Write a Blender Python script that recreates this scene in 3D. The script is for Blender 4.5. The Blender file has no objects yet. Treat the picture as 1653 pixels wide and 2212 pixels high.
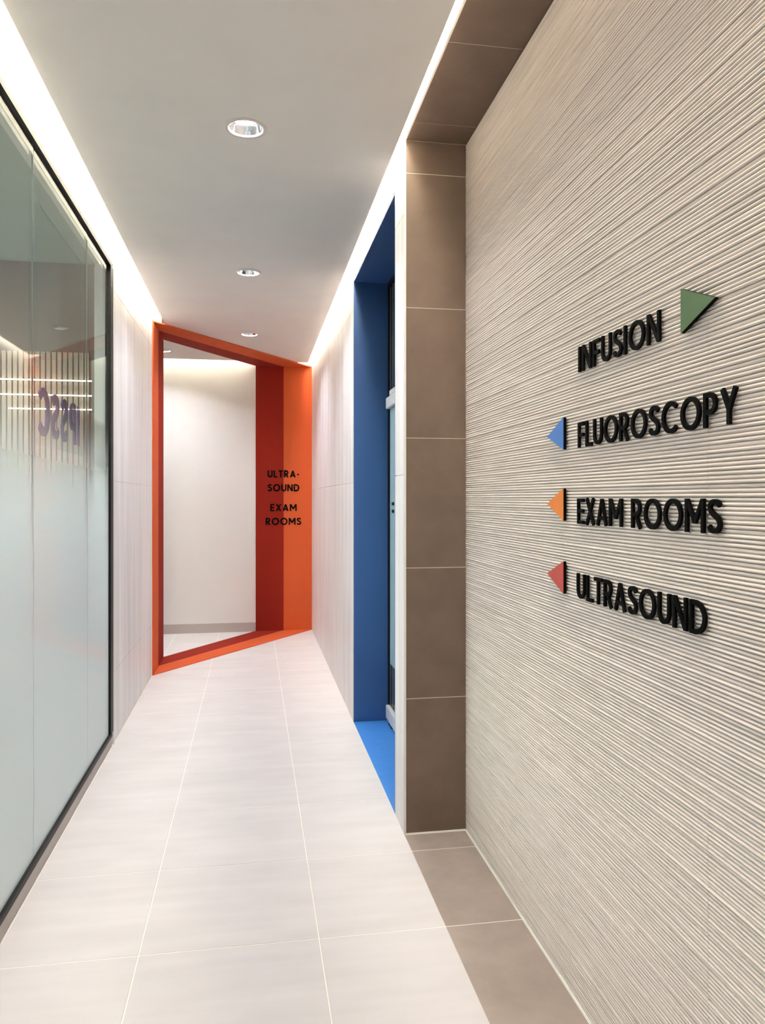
import bpy, bmesh, math
from mathutils import Vector, Matrix

# ------------------------------------------------------------------ camera, world, exposure
H = 1.54                       # eye height in metres; plan measures below are multiples of it
sc = bpy.context.scene
col = sc.collection
cd = bpy.data.cameras.new('camera')
cam = bpy.data.objects.new('camera', cd)
col.objects.link(cam)
cam.location = (0, 0, H)
cam.rotation_euler = (math.radians(90), 0, -math.atan(281 / 1663))
cd.sensor_fit = 'HORIZONTAL'
cd.sensor_width = 36
cd.lens = 36 * 1663 / 1653
cd.shift_y = -29 / 1653
cd.clip_start = 0.02
sc.camera = cam
w = bpy.data.worlds.new('world')
sc.world = w
w.use_nodes = True
w.node_tree.nodes['Background'].inputs[0].default_value = (0.9, 0.92, 1, 1)
w.node_tree.nodes['Background'].inputs[1].default_value = 0.05
sc.view_settings.view_transform = 'Standard'
sc.view_settings.look = 'None'
sc.view_settings.gamma = 1
sc.view_settings.use_curve_mapping = False
sc.view_settings.exposure = 1.68
cy = sc.cycles
cy.use_light_tree = False
cy.max_bounces = 6
cy.diffuse_bounces = 4
cy.glossy_bounces = 4
cy.transmission_bounces = 4
cy.transparent_max_bounces = 8
cy.caustics_reflective = False
cy.caustics_refractive = False
cy.sample_clamp_indirect = 6
cy.adaptive_threshold = 0.04
cy.adaptive_min_samples = 32
COVE = 31.0                    # emission of the warm cove strips
DOWN = 330.0                    # emission of the downlight lamps
ROOM_FILL = 28.0                   # emission of the unseen fill panels added in the glazed room
ROOM = 2.6                     # emission of the tube lamps in the glazed room

# ------------------------------------------------------------------ plan (metres)
XL, XR, XQ = -0.558 * H, 0.446 * H, 0.636 * H      # left wall, right wall, ribbed recess wall
YB = -2.1 * H                                       # corridor end behind the camera
YJ = 2.25 * H                                       # brown return wall that closes the recess
YP0, YP1 = 2.40 * H, 3.42 * H                       # blue doorway
YG = 3.25 * H                                       # far end of the glazing
YA, YBB, YC = 4.50 * H, 4.735 * H, 5.0 * H          # portal bands along the left wall
YE = 5.88 * H                                       # end wall
XB2, XC2 = 0.233 * H, 0.024 * H                     # portal bands along the end wall
ZC = 2.008 * H                                      # ceiling underside
ZT = ZC + 0.24                                      # top of the light coves
ZS = 2.0675 * H                                     # recess soffit
ZPH = 1.975 * H                                     # blue doorway head
CXL, CXR = -0.4952 * 1.008 * H, 0.4024 * 1.008 * H  # ceiling edges
CYE = 5.72 * H
XW = -3.2 * H                                       # side passage goes on to here


# ------------------------------------------------------------------ materials
def lin(c):
    return tuple((x / 12.92 if x <= 0.04045 else ((x + 0.055) / 1.055) ** 2.4) for x in [v / 255 for v in c]) + (1,)


def mat(name, rgb, rough=0.5, spec=0.5, var=0.0, scale=(1, 1, 1), rgb2=None, detail=2, metal=0.0, bump=0.0,
        streak=0.0, streak_scale=(1, 1, 1), emit=0.0, coat=0.0):
    m = bpy.data.materials.new(name)
    m.use_nodes = True
    nt = m.node_tree
    b = nt.nodes['Principled BSDF']
    base = lin(rgb)
    b.inputs['Base Color'].default_value = base
    b.inputs['Roughness'].default_value = rough
    b.inputs['Specular IOR Level'].default_value = spec
    b.inputs['Metallic'].default_value = metal
    b.inputs['Coat Weight'].default_value = coat
    if emit:
        b.inputs['Emission Color'].default_value = base
        b.inputs['Emission Strength'].default_value = emit
    geo = nt.nodes.new('ShaderNodeNewGeometry')

    def noise(s, d):
        mp = nt.nodes.new('ShaderNodeMapping')
        mp.inputs['Scale'].default_value = s
        nt.links.new(geo.outputs['Position'], mp.inputs['Vector'])
        n = nt.nodes.new('ShaderNodeTexNoise')
        n.inputs['Scale'].default_value = 1
        n.inputs['Detail'].default_value = d
        n.inputs['Roughness'].default_value = 0.6
        nt.links.new(mp.outputs[0], n.inputs['Vector'])
        return n
    if var or rgb2:
        n = noise(scale, detail)
        r = nt.nodes.new('ShaderNodeValToRGB')
        lo = lin(rgb2) if rgb2 else tuple(c * (1 - var) for c in base[:3]) + (1,)
        hi = base if rgb2 else tuple(min(1, c * (1 + var)) for c in base[:3]) + (1,)
        r.color_ramp.elements[0].position = 0.3
        r.color_ramp.elements[1].position = 0.7
        r.color_ramp.elements[0].color = lo
        r.color_ramp.elements[1].color = hi
        nt.links.new(n.outputs['Fac'], r.inputs[0])
        out = r.outputs[0]
        if streak:
            n2 = noise(streak_scale, 1)
            mr = nt.nodes.new('ShaderNodeMapRange')
            mr.inputs['From Min'].default_value = 0.25
            mr.inputs['From Max'].default_value = 0.75
            mr.inputs['To Min'].default_value = 1 - streak
            mr.inputs['To Max'].default_value = 1 + streak
            nt.links.new(n2.outputs['Fac'], mr.inputs['Value'])
            mx = nt.nodes.new('ShaderNodeMix')
            mx.data_type = 'RGBA'
            mx.blend_type = 'MULTIPLY'
            mx.inputs['Factor'].default_value = 1
            nt.links.new(out, mx.inputs['A'])
            nt.links.new(mr.outputs[0], mx.inputs['B'])
            out = mx.outputs['Result']
        nt.links.new(out, b.inputs['Base Color'])
        if bump:
            bp = nt.nodes.new('ShaderNodeBump')
            bp.inputs['Strength'].default_value = bump
            bp.inputs['Distance'].default_value = 0.002
            nt.links.new(n.outputs['Fac'], bp.inputs['Height'])
            nt.links.new(bp.outputs[0], b.inputs['Normal'])
    return m


def emission(name, rgb, s):
    m = bpy.data.materials.new(name)
    m.use_nodes = True
    nt = m.node_tree
    nt.nodes.remove(nt.nodes['Principled BSDF'])
    e = nt.nodes.new('ShaderNodeEmission')
    e.inputs[0].default_value = lin(rgb)
    e.inputs[1].default_value = s
    nt.links.new(e.outputs[0], nt.nodes['Material Output'].inputs[0])
    return m


def glass(name, tint, film=None, ztop=0.0, zbot=0.0, amax=0.0, refl=0.96, amin=0.0):
    """thin sheet: tinted see-through, mirror reflection growing towards grazing, graded frosted film below"""
    m = bpy.data.materials.new(name)
    m.use_nodes = True
    nt = m.node_tree
    nt.nodes.remove(nt.nodes['Principled BSDF'])
    N, L = nt.nodes.new, nt.links.new
    tr = N('ShaderNodeBsdfTransparent')
    tr.inputs[0].default_value = tuple(tint) + (1,)
    gl = N('ShaderNodeBsdfGlossy')
    gl.inputs['Roughness'].default_value = 0.0
    lw = N('ShaderNodeLayerWeight')
    lw.inputs[0].default_value = 0.5
    pw = N('ShaderNodeMath'); pw.operation = 'POWER'; pw.inputs[1].default_value = 4.2
    L(lw.outputs['Facing'], pw.inputs[0])
    ma = N('ShaderNodeMath'); ma.operation = 'MULTIPLY_ADD'
    ma.inputs[1].default_value = refl; ma.inputs[2].default_value = 0.04
    L(pw.outputs[0], ma.inputs[0])
    last = tr.outputs[0]
    if film:
        df = N('ShaderNodeBsdfDiffuse'); df.inputs[0].default_value = lin(film)
        tl = N('ShaderNodeBsdfTranslucent'); tl.inputs[0].default_value = lin(film)
        mf = N('ShaderNodeMixShader'); mf.inputs[0].default_value = 0.22
        L(df.outputs[0], mf.inputs[1]); L(tl.outputs[0], mf.inputs[2])
        g = N('ShaderNodeNewGeometry'); sx = N('ShaderNodeSeparateXYZ')
        L(g.outputs['Position'], sx.inputs[0])
        mr = N('ShaderNodeMapRange'); mr.interpolation_type = 'SMOOTHSTEP'
        mr.inputs['From Min'].default_value = zbot
        mr.inputs['From Max'].default_value = ztop
        mr.inputs['To Min'].default_value = amax
        mr.inputs['To Max'].default_value = amin
        L(sx.outputs['Z'], mr.inputs['Value'])
        mm = N('ShaderNodeMixShader')
        L(mr.outputs[0], mm.inputs[0]); L(last, mm.inputs[1]); L(mf.outputs[0], mm.inputs[2])
        last = mm.outputs[0]
    mx = N('ShaderNodeMixShader')
    L(ma.outputs[0], mx.inputs[0]); L(last, mx.inputs[1]); L(gl.outputs[0], mx.inputs[2])
    L(mx.outputs[0], nt.nodes['Material Output'].inputs[0])
    return m


M = {
    'plaster': mat('ceiling_plaster', (240, 236, 233), 0.8, 0.2, 0.02, (3, 3, 3)),
    'white': mat('white_paint', (226, 224, 220), 0.7, 0.3, 0.015, (2, 2, 2)),
    'grout': mat('pale_grout', (246, 242, 236), 0.8, 0.2),
    'tile': mat('pale_floor_tile', (211, 206, 208), 0.42, 0.4, 0.05, (2.2, 4.5, 2), streak=0.035, streak_scale=(1.2, 16, 1)),
    'browntile': mat('brown_floor_tile', (158, 144, 136), 0.5, 0.4, 0.13, (5, 5, 5), bump=0.15, detail=5),
    'jambtile': mat('brown_wall_tile', (110, 92, 80), 0.55, 0.4, 0.13, (5, 5, 5), bump=0.15, detail=5),
    'wallgrout': mat('wall_joint', (222, 214, 208), 0.7, 0.3),
    'browngrout': mat('tan_grout', (196, 180, 164), 0.8, 0.2),
    'walltile': mat('streaked_wall_tile', (234, 231, 232), 0.4, 0.4, 0.09, (7, 7, 0.5), streak=0.09, streak_scale=(26, 26, 0.9)),
    'rib': mat('ribbed_stone', (219, 206, 199), 0.6, 0.3, 0.08, (1, 1.1, 55), detail=3, streak=0.10, streak_scale=(1, 4.0, 150)),
    'black': mat('black_metal', (7, 6, 7), 0.5, 0.25, 0.2, (9, 9, 9)),
    'letter': mat('black_letter', (2, 2, 2), 0.7, 0.08, 0.2, (30, 30, 30)),
    'plinth': mat('grey_plinth', (172, 163, 158), 0.4, 0.5, 0.05, (5, 1, 5)),
    'base': mat('grey_base_board', (178, 168, 162), 0.5, 0.4, 0.04, (2, 2, 2)),
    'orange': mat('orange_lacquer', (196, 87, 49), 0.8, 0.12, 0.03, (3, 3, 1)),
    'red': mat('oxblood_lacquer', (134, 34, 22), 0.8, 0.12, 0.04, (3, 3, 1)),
    'blue': mat('blue_lacquer', (52, 88, 142), 0.5, 0.4, 0.05, (4, 4, 1)),
    'bluefloor': mat('blue_floor_vinyl', (60, 130, 212), 0.5, 0.4, 0.05, (9, 9, 9)),
    'dark': mat('dark_room_paint', (44, 50, 60), 0.8, 0.2, 0.1, (2, 2, 2)),
    'fitting': mat('pale_metal_fitting', (222, 222, 226), 0.35, 0.5, 0.03, (9, 9, 9)),
    'steel': mat('edge_steel', (150, 158, 162), 0.3, 0.5, 0.03, (9, 9, 9), metal=0.8),
    'chrome': mat('polished_reflector', (232, 234, 238), 0.12, 0.5, 0.02, (30, 30, 30), metal=1.0),
    'ring': mat('white_trim_ring', (222, 216, 210), 0.5, 0.4, 0.02, (9, 9, 9)),
    'purple': mat('purple_acrylic', (76, 58, 126), 0.45, 0.5, 0.06, (9, 9, 9)),
    'greyplaque': mat('grey_acrylic', (150, 156, 160), 0.4, 0.5, 0.06, (9, 9, 9)),
    'roomwall': mat('taupe_room_wall', (122, 108, 98), 0.8, 0.2, 0.05, (2, 2, 2)),
    'slat': mat('warm_slat', (196, 174, 152), 0.6, 0.3, 0.12, (30, 30, 2)),
    'roomceil': mat('grey_green_ceiling', (170, 180, 172), 0.8, 0.2, 0.03, (2, 2, 2)),
    'roomfloor': mat('room_floor', (200, 198, 194), 0.6, 0.3, 0.04, (3, 3, 3)),
    'g_green': mat('green_face', (72, 100, 62), 0.5, 0.4, 0.05, (20, 20, 20)),
    'g_blue': mat('blue_face', (70, 116, 184), 0.5, 0.4, 0.05, (20, 20, 20)),
    'g_orange': mat('orange_face', (212, 122, 54), 0.5, 0.4, 0.05, (20, 20, 20)),
    'g_red': mat('red_face', (178, 72, 64), 0.5, 0.4, 0.05, (20, 20, 20)),
    'cove': emission('cove_led', (255, 245, 223), COVE),
    'cove2': emission('cove_led_dimmed', (255, 245, 223), COVE * 0.36),
    'lamp': emission('downlight_led', (246, 249, 255), DOWN),
    'panel': emission('fill_panel_led', (250, 252, 255), ROOM_FILL),
    'tube': emission('tube_led', (255, 250, 240), ROOM),
    'glass': glass('partition_glass', (0.90, 0.96, 0.93), (240, 250, 251), 2.02, 1.15, 0.96, 0.4, 0.02),
    'doorglass': glass('door_clear_glass', (0.55, 0.62, 0.66)),
    'doorfilm': mat('frosted_door_band', (150, 180, 192), 0.4, 0.5, 0.05, (9, 9, 1)),
    'acrylic': glass('clear_acrylic', (0.93, 0.96, 0.95), refl=0.05),
}


# ------------------------------------------------------------------ mesh helpers
def new_obj(name, me, parent=None):
    o = bpy.data.objects.new(name, me)
    col.objects.link(o)
    if parent:
        o.parent = parent
    return o


def mesh_from(name, verts, faces, m, smooth=False):
    me = bpy.data.meshes.new(name)
    me.from_pydata([tuple(v) for v in verts], [], faces)
    bm = bmesh.new()
    bm.from_mesh(me)
    bmesh.ops.recalc_face_normals(bm, faces=bm.faces)
    bm.to_mesh(me)
    bm.free()
    if smooth:
        for p in me.polygons:
            p.use_smooth = True
    if m:
        me.materials.append(m)
    return me


BOXF = [(0, 1, 2, 3), (7, 6, 5, 4), (0, 4, 5, 1), (1, 5, 6, 2), (2, 6, 7, 3), (3, 7, 4, 0)]


def box_verts(a, b):
    (x0, y0, z0), (x1, y1, z1) = a, b
    return [(x0, y0, z0), (x1, y0, z0), (x1, y1, z0), (x0, y1, z0), (x0, y0, z1), (x1, y0, z1), (x1, y1, z1), (x0, y1, z1)]


def boxes(name, lst, m, parent=None, bevel=0.0):
    v, f = [], []
    for a, b in lst:
        k = len(v)
        v += box_verts(a, b)
        f += [tuple(i + k for i in q) for q in BOXF]
    me = mesh_from(name, v, f, m)
    if bevel:
        bm = bmesh.new()
        bm.from_mesh(me)
        bmesh.ops.bevel(bm, geom=list(bm.edges), offset=bevel, segments=1, affect='EDGES')
        bm.to_mesh(me)
        bm.free()
    return new_obj(name, me, parent)


def box(name, a, b, m, parent=None, bevel=0.0):
    return boxes(name, [(a, b)], m, parent, bevel)


def prism(name, poly, z0, z1, m, parent=None):
    n = len(poly)
    v = [(x, y, z0) for x, y in poly] + [(x, y, z1) for x, y in poly]
    f = [tuple(range(n)), tuple(range(n, 2 * n))] + [(i, (i + 1) % n, n + (i + 1) % n, n + i) for i in range(n)]
    return new_obj(name, mesh_from(name, v, f, m), parent)


def tag(o, label, cat, group=None, kind=None):
    o['label'] = label
    o['category'] = cat
    if group:
        o['group'] = group
    if kind:
        o['kind'] = kind
    return o


def empty(name, loc=(0, 0, 0)):
    o = bpy.data.objects.new(name, None)
    col.objects.link(o)
    o.location = loc
    o.empty_display_size = 0.1
    return o


_tiles = {}


def tile(name, parent, origin, u, v, wd, ht, m, t=0.008):
    """one tile with eased edges: origin corner, in-plane unit axes u and v, size, standing t proud along u x v"""
    key = (round(wd, 4), round(ht, 4), t, m.name)
    if key not in _tiles:
        e = 0.0015
        vs = [(0, 0, 0), (wd, 0, 0), (wd, ht, 0), (0, ht, 0), (0, 0, t - e), (wd, 0, t - e), (wd, ht, t - e), (0, ht, t - e),
              (e, e, t), (wd - e, e, t), (wd - e, ht - e, t), (e, ht - e, t)]
        fs = [(3, 2, 1, 0), (0, 1, 5, 4), (1, 2, 6, 5), (2, 3, 7, 6), (3, 0, 4, 7), (4, 5, 9, 8), (5, 6, 10, 9), (6, 7, 11, 10), (7, 4, 8, 11), (8, 9, 10, 11)]
        _tiles[key] = mesh_from(name, vs, fs, m)
    o = new_obj(name, _tiles[key], parent)
    u, v = Vector(u), Vector(v)
    n = u.cross(v)
    o.matrix_local = Matrix(((u.x, v.x, n.x, origin[0]), (u.y, v.y, n.y, origin[1]), (u.z, v.z, n.z, origin[2]), (0, 0, 0, 1)))
    return o


def cuts(a, b, first, step):
    """cell borders between a and b on the grid first + k*step"""
    k = math.ceil((a - first) / step + 0.02)
    out = [a]
    while first + k * step < b - 0.02:
        out.append(first + k * step)
        k += 1
    return out + [b]


def tile_field(name, parent, origin, u, v, us, vs, m, joint=0.003, t=0.008):
    for i in range(len(us) - 1):
        for j in range(len(vs) - 1):
            o = Vector(origin) + Vector(u) * (us[i] + joint / 2) + Vector(v) * (vs[j] + joint / 2)
            tile(name, parent, o, u, v, us[i + 1] - us[i] - joint, vs[j + 1] - vs[j] - joint, m, t)


# ------------------------------------------------------------------ floor
TY0, TS = 1.75 * H, 0.39 * H
TX = [XL, -0.2458 * H, 0.1494 * H, XR + 0.002]
FT = 0.008
fl = boxes('floor', [((XW, YB, -0.15), (XR, YE + 0.1, -0.0015)), ((XR, YB, -0.15), (XQ + 0.3, YJ + 0.1, -0.0015)),
                     ((XR, YJ + 0.1, -0.15), (XQ + 1.2, YE + 0.1, -0.0015))], M['grout'])
tag(fl, 'pale grouted floor of large square tiles with a brown strip by the ribbed wall', 'floor', kind='structure')
ys = cuts(YB, YE, TY0, TS)
tile_field('floor_tile', fl, (0, 0, -FT), (1, 0, 0), (0, 1, 0), TX, ys, M['tile'], 0.0045, FT)
tile_field('floor_tile', fl, (0, 0, -FT), (1, 0, 0), (0, 1, 0), cuts(XW, XL, XL, TS), cuts(YC, YE, TY0, TS), M['tile'], 0.0045, FT)
tile_field('floor_tile', fl, (0, 0, -FT), (1, 0, 0), (0, 1, 0), [XR - 0.002, XQ - 0.003], cuts(YB, YJ - 0.006, TY0, TS), M['browntile'], 0.0045, FT)

# ------------------------------------------------------------------ ceiling with recessed openings for the downlights
DL = [(-0.018 * H, y * H) for y in (2.128, 3.482, 4.79, -0.55)] + [(-0.596 * H, 5.41 * H), (-1.9 * H, 5.41 * H)]
CT = 0.03
cpoly = [(CXL, YB), (CXR, YB), (CXR, CYE), (XW, CYE), (XW, YC + 0.09), (CXL, YC + 0.09)]
ce = prism('ceiling', cpoly, ZC, ZC + CT, M['plaster'])
cv, cf = [], []
for (x, y) in DL:
    k = len(cv)
    n = 40
    cv += [(x + 0.078 * math.cos(2 * math.pi * i / n), y + 0.078 * math.sin(2 * math.pi * i / n), z) for z in (ZC - 0.1, ZC + 0.2) for i in range(n)]
    cf += [tuple(range(k, k + n)), tuple(range(k + n, k + 2 * n))] + [(k + i, k + (i + 1) % n, k + n + (i + 1) % n, k + n + i) for i in range(n)]
cutter = new_obj('cutter', mesh_from('cutter', cv, cf, None))
bo = ce.modifiers.new('holes', 'BOOLEAN')
bo.operation = 'DIFFERENCE'
bo.object = cutter
bo.solver = 'EXACT'
dg = bpy.context.evaluated_depsgraph_get()
me2 = bpy.data.meshes.new_from_object(ce.evaluated_get(dg))
ce.modifiers.clear()
ce.data = me2
bpy.data.objects.remove(cutter)
tag(ce, 'smooth dropped plaster ceiling with recessed downlights between two light coves', 'ceiling', kind='structure')
boxes('cove_upstand', [((CXL, YB, ZC + CT), (CXL + 0.02, YC + 0.09, ZT))], M['white'], ce)
boxes('cove_upstand', [((CXR - 0.02, YB, ZC + CT), (CXR, CYE, ZT))], M['white'], ce)
boxes('cove_upstand', [((XW, CYE - 0.02, ZC + CT), (CXR, CYE, ZT))], M['white'], ce)
up = boxes('upper_slab', [((XW, YB, ZT), (XQ + 1.2, YE + 0.2, ZT + 0.1))], M['white'], ce)

# ------------------------------------------------------------------ left wall beyond the glazing
WT = 0.008
wl = boxes('wall_left', [((XL - 0.11, YG + 0.03, 0), (XL - WT, YC, ZT)), ((XW, YC - 0.12, 0), (XL - 0.11, YC, ZT)),
                         ((XL - 0.11, YB, 1.95 * H), (XL - WT, YG + 0.03, ZT))], M['wallgrout'])
tag(wl, 'pale streaked tile wall between the glazing and the orange portal', 'wall', kind='structure')
zs = [0.0, 0.45, 1.65, 2.85, ZT]
tile_field('wall_tile', wl, (XL - WT, 0, 0), (0, 1, 0), (0, 0, 1), cuts(YG + 0.055, YA + 0.002, YG + 0.055, 0.6), zs, M['walltile'], 0.0015, WT)
boxes('edge_trim', [((XL - WT, YG + 0.032, 0), (XL + 0.002, YG + 0.052, ZT))], M['white'], wl)
boxes('upper_panel', [((XL - WT, YB, 1.95 * H), (XL, YG + 0.03, ZT))], M['white'], wl)

# ------------------------------------------------------------------ glazed partition
gw = empty('window_1', (XL, YB, 0))
tag(gw, 'tall glazed partition with frosted lower half and thin black frame on left', 'glass partition', kind='structure')


def child(o, root):
    o.parent = root
    o.matrix_parent_inverse = Matrix.Translation(-root.location)
    return o


ZG0, ZG1 = 0.047 * H, 1.948 * H
child(box('plinth', (XL - 0.07, YB, 0), (XL - 0.004, YG, ZG0 - 0.010), M['plinth']), gw)
child(box('bottom_rail', (XL - 0.035, YB, ZG0 - 0.010), (XL, YG, ZG0 + 0.014), M['black']), gw)
child(box('top_rail', (XL - 0.035, YB, ZG1 - 0.024), (XL, YG, ZG1 + 0.003), M['black']), gw)
child(box('end_stile', (XL - 0.035, YG - 0.055, ZG0 + 0.014), (XL, YG + 0.029, ZG1 - 0.024), M['black']), gw)
GX0, GX1 = XL - 0.024, XL - 0.014
gy = [YB, -0.9 * H, 0.0, 1.1 * H, 2.147 * H, 2.82 * H, YG - 0.055]
for i in range(len(gy) - 1):
    child(box('glass_pane', (GX0, gy[i] + 0.002, ZG0 + 0.014), (GX1, gy[i + 1] - 0.002, ZG1 - 0.024), M['glass']), gw)
    if 0 < i:
        child(box('joint_seal', (GX0 + 0.002, gy[i] - 0.002, ZG0 + 0.014), (GX1 - 0.002, gy[i] + 0.002, ZG1 - 0.024), M['steel']), gw)

# room behind the glass
RX, RY = -3.0 * H, 3.45 * H
rm = boxes('wall_room', [((RX - 0.1, RY, 0), (XL - 0.11, RY + 0.1, 2.02 * H)), ((RX - 0.1, YB, 0), (RX, RY, 2.02 * H))], M['roomwall'])
tag(rm, 'taupe wall of the room seen through the glazed partition', 'wall', kind='structure')
box('end_cap', (XL - 0.113, YG + 0.026, 0), (XL - 0.036, YG + 0.03, 1.94 * H), M['white'], wl)
for i in range(42):
    x = XL - 0.20 - i * 0.034
    box('slat', (x - 0.025, RY - 0.012, 0.0), (x, RY, 1.62 * H), M['slat'], rm)
tag(box('floor_room', (RX, YB, -0.15), (XL - 0.07, RY, 0.0), M['roomfloor']), 'pale floor of the room behind the frosted glass', 'floor', kind='structure')
tag(box('ceiling_room', (RX - 0.1, YB, 2.0 * H), (XL - 0.11, RY, 2.04 * H), M['roomceil']), 'grey green ceiling of the room behind the glass', 'ceiling', kind='structure')
for i, lab in enumerate(('added square fill light of the glazed room, out of view, nearer its taupe wall', 'added square fill light of the glazed room, out of view, beside the viewpoint')):
    py_ = (2.5 - 1.5 * i) * H
    t = empty('room_fill_panel', (-1.6 * H, py_, 2.0 * H))  # fill light added out of view to brighten the room and frosted film
    tag(t, lab, 'fill light', 'added fill lights of the glazed room')
    child(box('frame', (-1.6 * H - 0.32, py_ - 0.32, 2.0 * H - 0.012), (-1.6 * H + 0.32, py_ + 0.32, 2.0 * H), M['fitting']), t)
    child(box('diffuser', (-1.6 * H - 0.29, py_ - 0.29, 2.0 * H - 0.016), (-1.6 * H + 0.29, py_ + 0.29, 2.0 * H - 0.012), M['panel']), t)
for z, tx0, lab in ((0.500, -2.2, 'highest slim white tube lamp behind the glazed partition'), (0.437, -2.0, 'middle slim white tube lamp behind the glazed partition'),
                    (0.378, -1.55, 'lowest slim white tube lamp behind the glazed partition')):
    t = empty('tube_lamp', (XL - 0.3, RY - 0.04, H * (1 + z)))
    tag(t, lab, 'lamp', 'tube lamps behind the glass')
    z0 = H * (1 + z)
    child(box('housing', (tx0, RY - 0.016, z0 - 0.005), (XL - 0.18, RY - 0.012, z0 + 0.005), M['fitting']), t)
    child(box('diffuser', (tx0, RY - 0.024, z0 - 0.003), (XL - 0.18, RY - 0.016, z0 + 0.003), M['tube']), t)

# ------------------------------------------------------------------ right wall, blue doorway opening, brown return
wr = boxes('wall_right', [((XR + WT, YP1, 0), (XR + 0.26, YE, ZT)), ((XR + WT, YJ + WT, 0), (XQ + 0.2, YP0, ZT)),
                          ((XR + WT, YP0, ZPH), (XR + 0.26, YP1, ZT)), ((XR + WT, YB, ZS + WT), (XQ + 0.2, YJ + WT, ZT))], M['wallgrout'])
tag(wr, 'pale streaked tile wall on right around the blue doorway', 'wall', kind='structure')
tile_field('wall_tile', wr, (XR + WT, 0, 0), (0, -1, 0), (0, 0, 1), [-y for y in reversed(cuts(YP1 + 0.02, YE, YP1 + 0.02, 0.6))], zs, M['walltile'], 0.0015, WT)
tile_field('wall_tile', wr, (XR + WT, 0, 0), (0, -1, 0), (0, 0, 1), [-YP0, -YJ - WT], zs, M['walltile'], 0.0015, WT)
tile_field('wall_tile', wr, (XR + WT, 0, 0), (0, -1, 0), (0, 0, 1), [-y for y in reversed(cuts(YP0, YP1, YP0, 0.6))], [ZPH, ZT], M['walltile'], 0.0015, WT)
boxes('fascia', [((XR, YB, ZS), (XR + WT, YJ + WT, ZT))], M['white'], wr)
box('edge_trim', (XR - 0.002, YP1, 0), (XR + WT, YP1 + 0.018, ZPH), M['white'], wr)
box('corner_trim', (XR - 0.002, YJ - 0.002, 0), (XR + WT, YJ + WT, ZS), M['white'], wr)
boxes('joint_grout', [((XR + WT, YJ + 0.0012, 0), (XQ + 0.004, YJ + WT + 0.001, ZS)), ((XR + WT, YB, ZS + 0.0012), (XQ + 0.02, YJ + WT, ZS + WT + 0.001))], M['browngrout'], wr)
jz = [0.003] + [k * H for k in (0.403, 0.793, 1.181, 1.570, 1.971)] + [ZS]
tile_field('return_tile', wr, (0, YJ + WT, 0), (1, 0, 0), (0, 0, 1), [XR + WT, XQ], jz, M['jambtile'], 0.003, WT)
sy = cuts(YB, YJ, TY0, TS)
tile_field('soffit_tile', wr, (0, 0, ZS + WT), (0, 1, 0), (1, 0, 0), sy, [XR + WT, XQ + 0.03], M['jambtile'], 0.003, WT)

# ribbed recess wall
wq = box('wall_recess', (XQ + 0.016, YB, 0), (XQ + 0.2, YJ + WT, ZS + WT), M['jambtile'])
tag(wq, 'beige wall of finely ribbed stone panels carrying the direction signs', 'wall', kind='structure')


def ribbed_panel(y0, y1, z0, z1, pitch=0.0094):
    prof = []
    n = int((z1 - z0) / pitch)
    p = (z1 - z0) / n
    for i in range(n):
        z = z0 + i * p
        a = 0.0042 + 0.0014 * math.sin(i * 2.3) * math.sin(i * 0.37)
        prof += [(z, XQ + 0.005), (z + 0.16 * p, XQ + 0.0052 - a), (z + 0.45 * p, XQ - a + 0.003),
                 (z + 0.84 * p, XQ + 0.0040 - a), (z + 0.92 * p, XQ + 0.006)]
    prof.append((z1, XQ + 0.005))
    m = len(prof)
    vs = [(x, y, z) for y in (y0, y1) for (z, x) in prof]
    fs = [(i, i + 1, m + i + 1, m + i) for i in range(m - 1)]
    b = len(vs)
    vs += [(XQ + 0.016, y0, z0), (XQ + 0.016, y0, z1), (XQ + 0.016, y1, z0), (XQ + 0.016, y1, z1)]
    fs += [tuple(range(m)) + (b + 1, b), tuple(range(m, 2 * m)) + (b + 3, b + 2), (0, b, b + 2, m), (m - 1, 2 * m - 1, b + 3, b + 1)]
    me = mesh_from('ribbed_panel', vs, fs, M['rib'])
    return new_obj('ribbed_panel', me, wq)


py = [YB, -1.003 * H, -0.003 * H, 0.997 * H, YJ - 0.001]
for i in range(4):
    ribbed_panel(py[i] + 0.0004, py[i + 1] - 0.0004, 0.006, ZS - 0.001)
box('floor_bead', (XQ - 0.004, YB, -0.001), (XQ + 0.004, YJ, 0.0035), M['grout'], wq)
box('floor_bead', (XR + WT, YJ - 0.004, -0.001), (XQ, YJ + 0.002, 0.004), M['grout'], wq)

# ------------------------------------------------------------------ end wall, back wall
we = box('wall_end', (XW, YE, 0), (XR + 0.3, YE + 0.12, ZT), M['white'])
tag(we, 'white painted end wall of the corridor seen through the orange portal', 'wall', kind='structure')
bb = boxes('baseboard_end', [((XW, YE - 0.014, 0), (XC2, YE, 0.105))], M['base'])
tag(bb, 'grey baseboard along the white end wall', 'baseboard', kind='structure')
tag(box('wall_back', (XW, YB - 0.12, 0), (XQ + 0.3, YB, ZT), M['white']), 'white wall closing the corridor behind the viewpoint', 'wall', kind='structure')
tag(box('wall_side', (XW - 0.1, YC - 0.1, 0), (XW, YE + 0.1, ZT), M['white']), 'white wall at the far end of the side passage', 'wall', kind='structure')

# ------------------------------------------------------------------ orange portal across the corridor corner
po = empty('corner_portal', (0, 5.2 * H, 0))
tag(po, 'bright orange and oxblood portal band wrapping floor, walls and ceiling at corridor end', 'portal')
ZH = 2.0 * H
p = 0.010


def band(name, y0, y1, m):
    return child(box(name, (XL - WT, y0, 0.004), (XL + p, y1, ZH), m), po)


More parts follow.
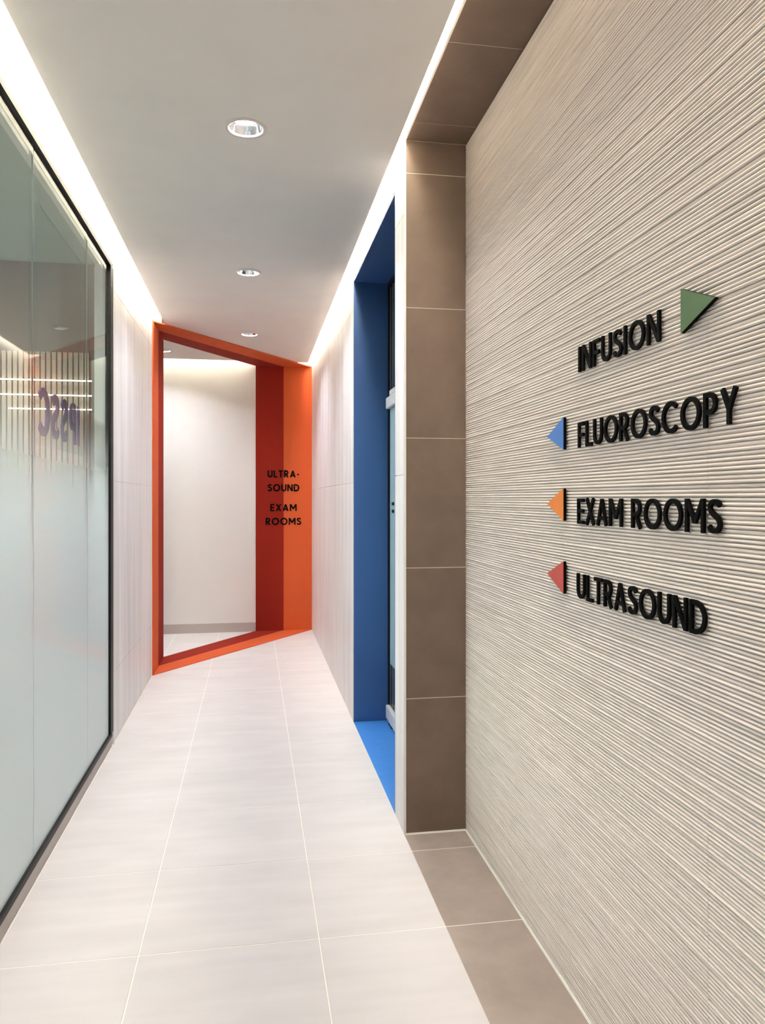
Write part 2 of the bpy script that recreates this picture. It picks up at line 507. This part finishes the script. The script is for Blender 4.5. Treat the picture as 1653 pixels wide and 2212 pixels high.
band('jamb_panel', YA, YBB, M['orange'])
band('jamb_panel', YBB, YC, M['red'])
child(box('sign_panel', (XB2, YE - p, 0.004), (XR, YE, ZH), M['orange']), po)
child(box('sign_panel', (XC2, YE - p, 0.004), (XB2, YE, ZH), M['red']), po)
oq = [(XL, YA), (XR, YE), (XB2, YE), (XL, YBB)]
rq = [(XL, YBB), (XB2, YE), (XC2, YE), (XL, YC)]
child(prism('sill_panel', oq, 0.0005, 0.005, M['orange']), po)
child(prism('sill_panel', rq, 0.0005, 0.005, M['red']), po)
child(prism('head_panel', oq, ZH, ZC - 0.001, M['orange']), po)
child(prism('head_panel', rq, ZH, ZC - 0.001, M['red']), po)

# ------------------------------------------------------------------ blue doorway
bd = empty('door_1', (XR + 0.1, (YP0 + YP1) / 2, 0))
tag(bd, 'deep blue lined doorway with frosted glass door on the right wall', 'doorway', kind='structure')
XD = 0.600 * H
child(box('jamb_panel', (XR + 0.001, YP1 - 0.012, 0.004), (XD, YP1, ZPH), M['blue']), bd)
child(box('jamb_panel', (XR + 0.001, YP0, 0.004), (XD, YP0 + 0.012, ZPH), M['blue']), bd)
child(box('head_panel', (XR + 0.001, YP0, ZPH - 0.012), (XD, YP1, ZPH - 0.0005), M['blue']), bd)
child(box('floor_panel', (XR + 0.001, YP0, -0.0015), (XD + 0.5, YP1, 0.004), M['bluefloor']), bd)
child(boxes('door_frame', [((XD, YP1 - 0.045, 0.004), (XD + 0.05, YP1, ZPH)), ((XD, YP0, 0.004), (XD + 0.05, YP0 + 0.045, ZPH)),
                           ((XD, YP0, ZPH - 0.045), (XD + 0.05, YP1, ZPH))], M['black']), bd)
lx0, lx1 = XD + 0.012, XD + 0.026
ya, yb = YP0 + 0.05, YP1 - 0.06
z1, z2 = H * (1 - 0.735), H * 1.40
leaf = child(box('glass_leaf', (lx0, ya, 0.03), (lx1, yb, ZPH - 0.05), M['doorglass']), bd)
child(box('frosted_band', (lx0 - 0.004, ya, z1), (lx0, yb, z2), M['doorfilm']), leaf)
child(box('leaf_edge', (lx0 - 0.003, yb - 0.006, 0.03), (lx1 + 0.003, yb + 0.004, ZPH - 0.05), M['steel']), leaf)
child(box('leaf_edge', (lx0 - 0.003, yb - 0.105, 0.03), (lx1 + 0.003, yb - 0.085, ZPH - 0.05), M['steel']), leaf)
child(box('patch_fitting', (lx0 - 0.03, yb - 0.5, z2), (lx0 - 0.004, yb + 0.02, z2 + 0.075), M['fitting'], None, 0.003), leaf)
child(box('fitting_cap', (lx0 - 0.026, yb - 0.5, z2 + 0.075), (lx0 - 0.004, yb - 0.09, z2 + 0.115), M['fitting'], None, 0.006), leaf)
child(box('pivot_fitting', (lx0 - 0.03, yb - 0.5, 0.03), (lx0 - 0.002, yb + 0.02, 0.12), M['fitting'], None, 0.003), leaf)
child(box('pivot_foot', (lx0 - 0.024, yb - 0.16, 0.004), (lx0 - 0.004, yb - 0.05, 0.03), M['black']), leaf)
for dz in (-0.035, -0.085):
    child(box('bolt_head', (lx0 - 0.016, yb - 0.16, H + dz - 0.011), (lx0 - 0.004, yb - 0.125, H + dz + 0.011), M['black'], None, 0.003), leaf)
tag(boxes('wall_beyond', [((XD + 0.5, YP0 - 0.3, 0), (XD + 0.55, YP1 + 0.6, ZPH + 0.1)), ((XD + 0.09, YP1 + 0.5, 0), (XD + 0.5, YP1 + 0.6, ZPH + 0.1))], M['dark']),
    'dark wall of the room behind the blue doorway', 'wall', kind='structure')


# ------------------------------------------------------------------ cove lights
def cove(name, a, b, label, m='cove'):
    t = empty(name, ((a[0] + b[0]) / 2, (a[1] + b[1]) / 2, ZT - 0.05))
    tag(t, label, 'cove light', 'cove lights along the ceiling edges')
    child(box('profile', (a[0], a[1], ZT - 0.03), (b[0], b[1], ZT), M['fitting']), t)
    dx, dy = (0.006, 0) if b[0] - a[0] < b[1] - a[1] else (0, 0.006)
    child(box('diffuser', (a[0] + dx, a[1] + dy, ZT - 0.042), (b[0] - dx, b[1] - dy, ZT - 0.03), M[m]), t)


cove('cove_light', (XL + 0.025, YB + 0.05), (XL + 0.075, YC - 0.05), 'long warm cove light above the glazed partition')
cove('cove_light', (XR - 0.062, YB + 0.05), (XR - 0.014, YE - 0.03), 'long warm cove light above the blue doorway wall')
cove('cove_light', (XW + 0.05, YE - 0.085), (XC2 - 0.01, YE - 0.035), 'warm cove light along the white end wall', 'cove2')


# ------------------------------------------------------------------ downlights
def lathe(name, prof, m, n=40):
    k = len(prof)
    vs = [(r * math.cos(2 * math.pi * i / n), r * math.sin(2 * math.pi * i / n), z) for i in range(n) for r, z in prof]
    fs = [(i * k + j, ((i + 1) % n) * k + j, ((i + 1) % n) * k + j + 1, i * k + j + 1) for i in range(n) for j in range(k - 1)]
    return mesh_from(name, vs, fs, m, True)


ring_me = lathe('trim_ring', [(0.070, 0.004), (0.071, -0.003), (0.074, -0.005), (0.084, -0.005), (0.0895, -0.003), (0.090, 0.0), (0.076, 0.0), (0.076, 0.004)], M['ring'])
refl_me = lathe('reflector', [(0.070, 0.002), (0.066, 0.014), (0.059, 0.028), (0.049, 0.042), (0.049, 0.046), (0.061, 0.030), (0.069, 0.014), (0.073, 0.002)], M['chrome'])
vs = [(0.048 * math.cos(2 * math.pi * i / 32), 0.048 * math.sin(2 * math.pi * i / 32), z) for z in (0.039, 0.046) for i in range(32)]
lamp_me = mesh_from('lamp', vs, [tuple(range(32)), tuple(range(32, 64))] + [(i, (i + 1) % 32, 32 + (i + 1) % 32, 32 + i) for i in range(32)], M['ring'])
lamp_me.materials.append(M['lamp'])
min(lamp_me.polygons, key=lambda q: q.center.z).material_index = 1
dlabels = ['large round recessed downlight nearest the viewer', 'round recessed downlight second along the corridor ceiling',
           'small round recessed downlight just in front of the orange portal',
           'round recessed downlight behind the viewpoint', 'tiny downlight seen through the orange portal opening', 'downlight far along the side passage']
for (x, y), lab in zip(DL, dlabels):
    t = empty('ceiling_downlight', (x, y, ZC))
    tag(t, lab, 'downlight', 'recessed ceiling downlights')
    for nm, me in (('trim_ring', ring_me), ('reflector', refl_me), ('lamp', lamp_me)):
        new_obj(nm, me, t)


# ------------------------------------------------------------------ lettering
def arc(cx, cy, rx, ry, a0, a1, n=20):
    return [(cx + rx * math.cos(math.radians(a0 + (a1 - a0) * i / n)), cy + ry * math.sin(math.radians(a0 + (a1 - a0) * i / n))) for i in range(n + 1)]


def smooth_line(pts, k=4):
    out = []
    q = [pts[0]] + pts + [pts[-1]]
    for i in range(1, len(q) - 2):
        for s in range(k):
            t = s / k
            out.append(tuple(0.5 * (2 * q[i][c] + (q[i + 1][c] - q[i - 1][c]) * t + (2 * q[i - 1][c] - 5 * q[i][c] + 4 * q[i + 1][c] - q[i + 2][c]) * t * t
                                    + (3 * q[i][c] - q[i - 1][c] - 3 * q[i + 1][c] + q[i + 2][c]) * t ** 3) for c in (0, 1)))
    return out + [pts[-1]]


SW = 0.142
h_ = SW / 2
S_ = smooth_line([(0.53, 0.79), (0.45, 0.885), (0.31, 0.915), (0.165, 0.87), (0.10, 0.745), (0.165, 0.62), (0.31, 0.525), (0.47, 0.42), (0.535, 0.275),
                  (0.465, 0.13), (0.305, 0.085), (0.16, 0.115), (0.06, 0.225)])
GL = {   # advance width, [(closed, centre line)] for a cap height of 1
    'I': (0.17, [(0, [(h_, 0), (h_, 1)])]),
    'N': (0.74, [(0, [(h_, 0), (h_, 1)]), (0, [(0.74 - h_, 0), (0.74 - h_, 1)]), (0, [(0.09, 0.97), (0.65, 0.03)])]),
    'F': (0.52, [(0, [(h_, 0), (h_, 1)]), (0, [(h_, 1 - h_), (0.52, 1 - h_)]), (0, [(h_, 0.5), (0.47, 0.5)])]),
    'E': (0.54, [(0, [(h_, 0), (h_, 1)]), (0, [(h_, 1 - h_), (0.54, 1 - h_)]), (0, [(h_, 0.51), (0.49, 0.51)]), (0, [(h_, h_), (0.54, h_)])]),
    'L': (0.50, [(0, [(h_, 0), (h_, 1)]), (0, [(h_, h_), (0.50, h_)])]),
    'T': (0.62, [(0, [(0.31, 0), (0.31, 1)]), (0, [(0, 1 - h_), (0.62, 1 - h_)])]),
    'U': (0.70, [(0, [(h_, 1), (h_, 0.34)] + arc(0.35, 0.34, 0.265, 0.255, 180, 360)[1:-1] + [(0.70 - h_, 0.34), (0.70 - h_, 1)])]),
    'O': (1.0, [(1, arc(0.5, 0.5, 0.415, 0.43, 0, 360, 44)[:-1])]),
    'C': (0.88, [(0, arc(0.5, 0.5, 0.415, 0.43, 45, 315, 34))]),
    'S': (0.61, [(0, S_)]),
    'D': (0.80, [(0, [(h_, 0), (h_, 1)]), (0, [(h_, 1 - h_), (0.30, 1 - h_)] + arc(0.30, 0.5, 0.415, 0.415, 90, -90)[1:-1] + [(0.30, h_), (h_, h_)])]),
    'P': (0.60, [(0, [(h_, 0), (h_, 1)]), (0, [(h_, 1 - h_), (0.30, 1 - h_)] + arc(0.30, 0.675, 0.215, 0.24, 90, -90, 14)[1:-1] + [(0.30, 0.435), (h_, 0.435)])]),
    'R': (0.64, [(0, [(h_, 0), (h_, 1)]), (0, [(h_, 1 - h_), (0.30, 1 - h_)] + arc(0.30, 0.69, 0.215, 0.225, 90, -90, 14)[1:-1] + [(0.30, 0.465), (h_, 0.465)]),
                 (0, [(0.29, 0.44), (0.55, 0.0)])]),
    'A': (0.82, [(0, [(0.09, 0), (0.41, 0.97)]), (0, [(0.73, 0), (0.41, 0.97)]), (0, [(0.2, 0.28), (0.62, 0.28)])]),
    'M': (0.92, [(0, [(h_, 0), (h_, 1)]), (0, [(0.92 - h_, 0), (0.92 - h_, 1)]), (0, [(0.1, 0.95), (0.46, 0.30)]), (0, [(0.82, 0.95), (0.46, 0.30)])]),
    'X': (0.76, [(0, [(0.09, 0), (0.66, 1)]), (0, [(0.67, 0), (0.10, 1)])]),
    'Y': (0.74, [(0, [(0.37, 0), (0.37, 0.45)]), (0, [(0.09, 1), (0.37, 0.42)]), (0, [(0.65, 1), (0.37, 0.42)])]),
    '-': (0.34, [(0, [(0.03, 0.42), (0.31, 0.42)])]),
}


def stroke(pts, closed, wd):
    """left and right offset outlines of a centre line with mitred joins"""
    n = len(pts)
    P = [Vector(q) for q in pts]
    Lp, Rp = [], []
    for i in range(n):
        a = P[i - 1] if (i > 0 or closed) else None
        b = P[(i + 1) % n] if (i < n - 1 or closed) else None
        d1 = (P[i] - a).normalized() if a is not None else None
        d2 = (b - P[i]).normalized() if b is not None else None
        d1 = d1 if d1 is not None else d2
        d2 = d2 if d2 is not None else d1
        n1, n2 = Vector((-d1.y, d1.x)), Vector((-d2.y, d2.x))
        mv = (n1 + n2).normalized()
        k = (wd / 2) / max(0.5, mv.dot(n1))
        Lp.append(P[i] + mv * k)
        Rp.append(P[i] - mv * k)
    return Lp, Rp


def letter_mesh(ch, size, xs, depth, m, sw=SW):
    vs, fs = [], []
    for si, (closed, pts) in enumerate(GL[ch][1]):
        Lp, Rp = stroke([(x * xs, y) for x, y in pts], closed, sw)
        n = len(Lp)
        k = len(vs)
        d = depth - 0.0002 * si
        for q in Lp: vs.append((q.x * size, q.y * size, 0))
        for q in Rp: vs.append((q.x * size, q.y * size, 0))
        for q in Lp: vs.append((q.x * size, q.y * size, d))
        for q in Rp: vs.append((q.x * size, q.y * size, d))
        for i in range(n if closed else n - 1):
            j = (i + 1) % n
            fs += [(k + i, k + j, k + n + j, k + n + i), (k + 2 * n + i, k + 3 * n + i, k + 3 * n + j, k + 2 * n + j),
                   (k + i, k + 2 * n + i, k + 2 * n + j, k + j), (k + n + i, k + n + j, k + 3 * n + j, k + 3 * n + i)]
        if not closed:
            fs += [(k, k + n, k + 3 * n, k + 2 * n), (k + n - 1, k + 3 * n - 1, k + 4 * n - 1, k + 2 * n - 1)]
    return mesh_from('letter', vs, fs, m)


def word(name, text, origin, u, v, length, size, depth, m, label, cat='lettering', group=None, gap=0.15, sw=SW, lines=None):
    """raised letters laid along u from origin (bottom left), total length given"""
    root = empty(name, origin)
    tag(root, label, cat, group)
    u, v = Vector(u), Vector(v)
    n = u.cross(v)
    rot = Matrix(((u.x, v.x, n.x, 0), (u.y, v.y, n.y, 0), (u.z, v.z, n.z, 0), (0, 0, 0, 1)))
    for (txt, off_v, ln, centre) in (lines or [(text, 0.0, length, None)]):
        nat = sum(0.34 if c == ' ' else GL[c][0] for c in txt) + gap * (len(txt) - 1)
        xs = ln / (nat * size)
        x = 0.0 if centre is None else centre - ln / 2
        for c in txt:
            if c != ' ':
                o = new_obj('letter', letter_mesh(c, size, xs, depth, m, sw), root)
                o.matrix_local = rot @ Matrix.Translation((x, off_v, 0))
            x += ((0.34 if c == ' ' else GL[c][0]) + gap) * xs * size
    return root


XF = XQ - 0.0045
LD = 0.007
G = 'raised black words on the ribbed wall'
for txt, y0, y1, z0, z1_, lab in (
        ('INFUSION', 1.4226, 1.1176, 0.2470, 0.2965, 'raised black word INFUSION on the ribbed wall'),
        ('FLUOROSCOPY', 1.4248, 0.9213, 0.0995, 0.1485, 'raised black word FLUOROSCOPY on the ribbed wall'),
        ('EXAM ROOMS', 1.4280, 0.9570, -0.0493, 0.0, 'raised black words EXAM ROOMS on the ribbed wall'),
        ('ULTRASOUND', 1.4300, 0.9925, -0.1955, -0.1462, 'raised black word ULTRASOUND on the ribbed wall')):
    word('wall_lettering', txt, (XF, y0 * H, (1 + z0) * H), (0, -1, 0), (0, 0, 1), (y0 - y1) * H, (z1_ - z0) * H, LD, M['letter'], lab, group=G)


def arrow(yb_, yt, za, zb, zt, m, label):
    root = empty('arrow_marker', (XF, yb_ * H, (1 + (za + zb) / 2) * H))
    tag(root, label, 'arrow', 'coloured arrow markers on the ribbed wall')
    tri = [(yb_ * H, (1 + za) * H), (yb_ * H, (1 + zb) * H), (yt * H, (1 + zt) * H)]

    def slab(name, x0, x1, mm):
        vs = [(x0, y, z) for y, z in tri] + [(x1, y, z) for y, z in tri]
        return child(new_obj(name, mesh_from(name, vs, [(0, 1, 2), (5, 4, 3), (0, 3, 4, 1), (1, 4, 5, 2), (2, 5, 3, 0)], mm)), root)
    slab('body', XF, XF - 0.009, M['letter'])
    slab('face', XF - 0.009, XF - 0.0105, m)


arrow(1.0523, 0.9667, 0.245, 0.311, 0.2765, M['g_green'], 'green triangular arrow pointing right after INFUSION')
arrow(1.490, 1.5766, 0.1003, 0.1661, 0.1325, M['g_blue'], 'blue triangular arrow pointing left before FLUOROSCOPY')
arrow(1.490, 1.5766, -0.0455, 0.0208, -0.0112, M['g_orange'], 'orange triangular arrow pointing left before EXAM ROOMS')
arrow(1.490, 1.5766, -0.1946, -0.1282, -0.161, M['g_red'], 'red triangular arrow pointing left before ULTRASOUND')


CX = 0.3574      # centre line of the lettering on the end wall panel
for name, lns, lab in (('portal_lettering', [('ULTRA-', 0.2471, 0.3652, 0.0), ('SOUND', 0.0859, 0.3652, 0.0)],
                        'small black ULTRA-SOUND lettering on the orange portal panel'),
                       ('portal_lettering', [('EXAM', -0.1450, 0.3008, 0.0), ('ROOMS', -0.3061, 0.4082, 0.0)],
                        'small black EXAM ROOMS lettering on the orange portal panel')):
    word(name, '', (CX, YE - p, H), (1, 0, 0), (0, 0, 1), 0, 0.0806, 0.006, M['letter'], lab, group='black words on the portal panel', lines=lns, gap=0.2, sw=0.2)

# purple letters standing behind the glass, seen from their back
SX = -0.72 * H
sb, st_ = 1.222 * H, 1.385 * H
word('purple_lettering', 'IPSSC', (SX, 3.42 * H, sb), (0, -1, 0), (0, 0, 1), 0.62 * H, st_ - sb, 0.010, M['purple'],
     'large purple letters IPSSC seen reversed behind the glazed partition', gap=0.26, sw=0.19)
hp = box('hanging_panel', (SX, 2.74 * H, sb - 0.06), (SX + 0.008, 3.44 * H, 2.0 * H), M['acrylic'])
tag(hp, 'clear acrylic panel carrying the purple letters behind the glass', 'panel')
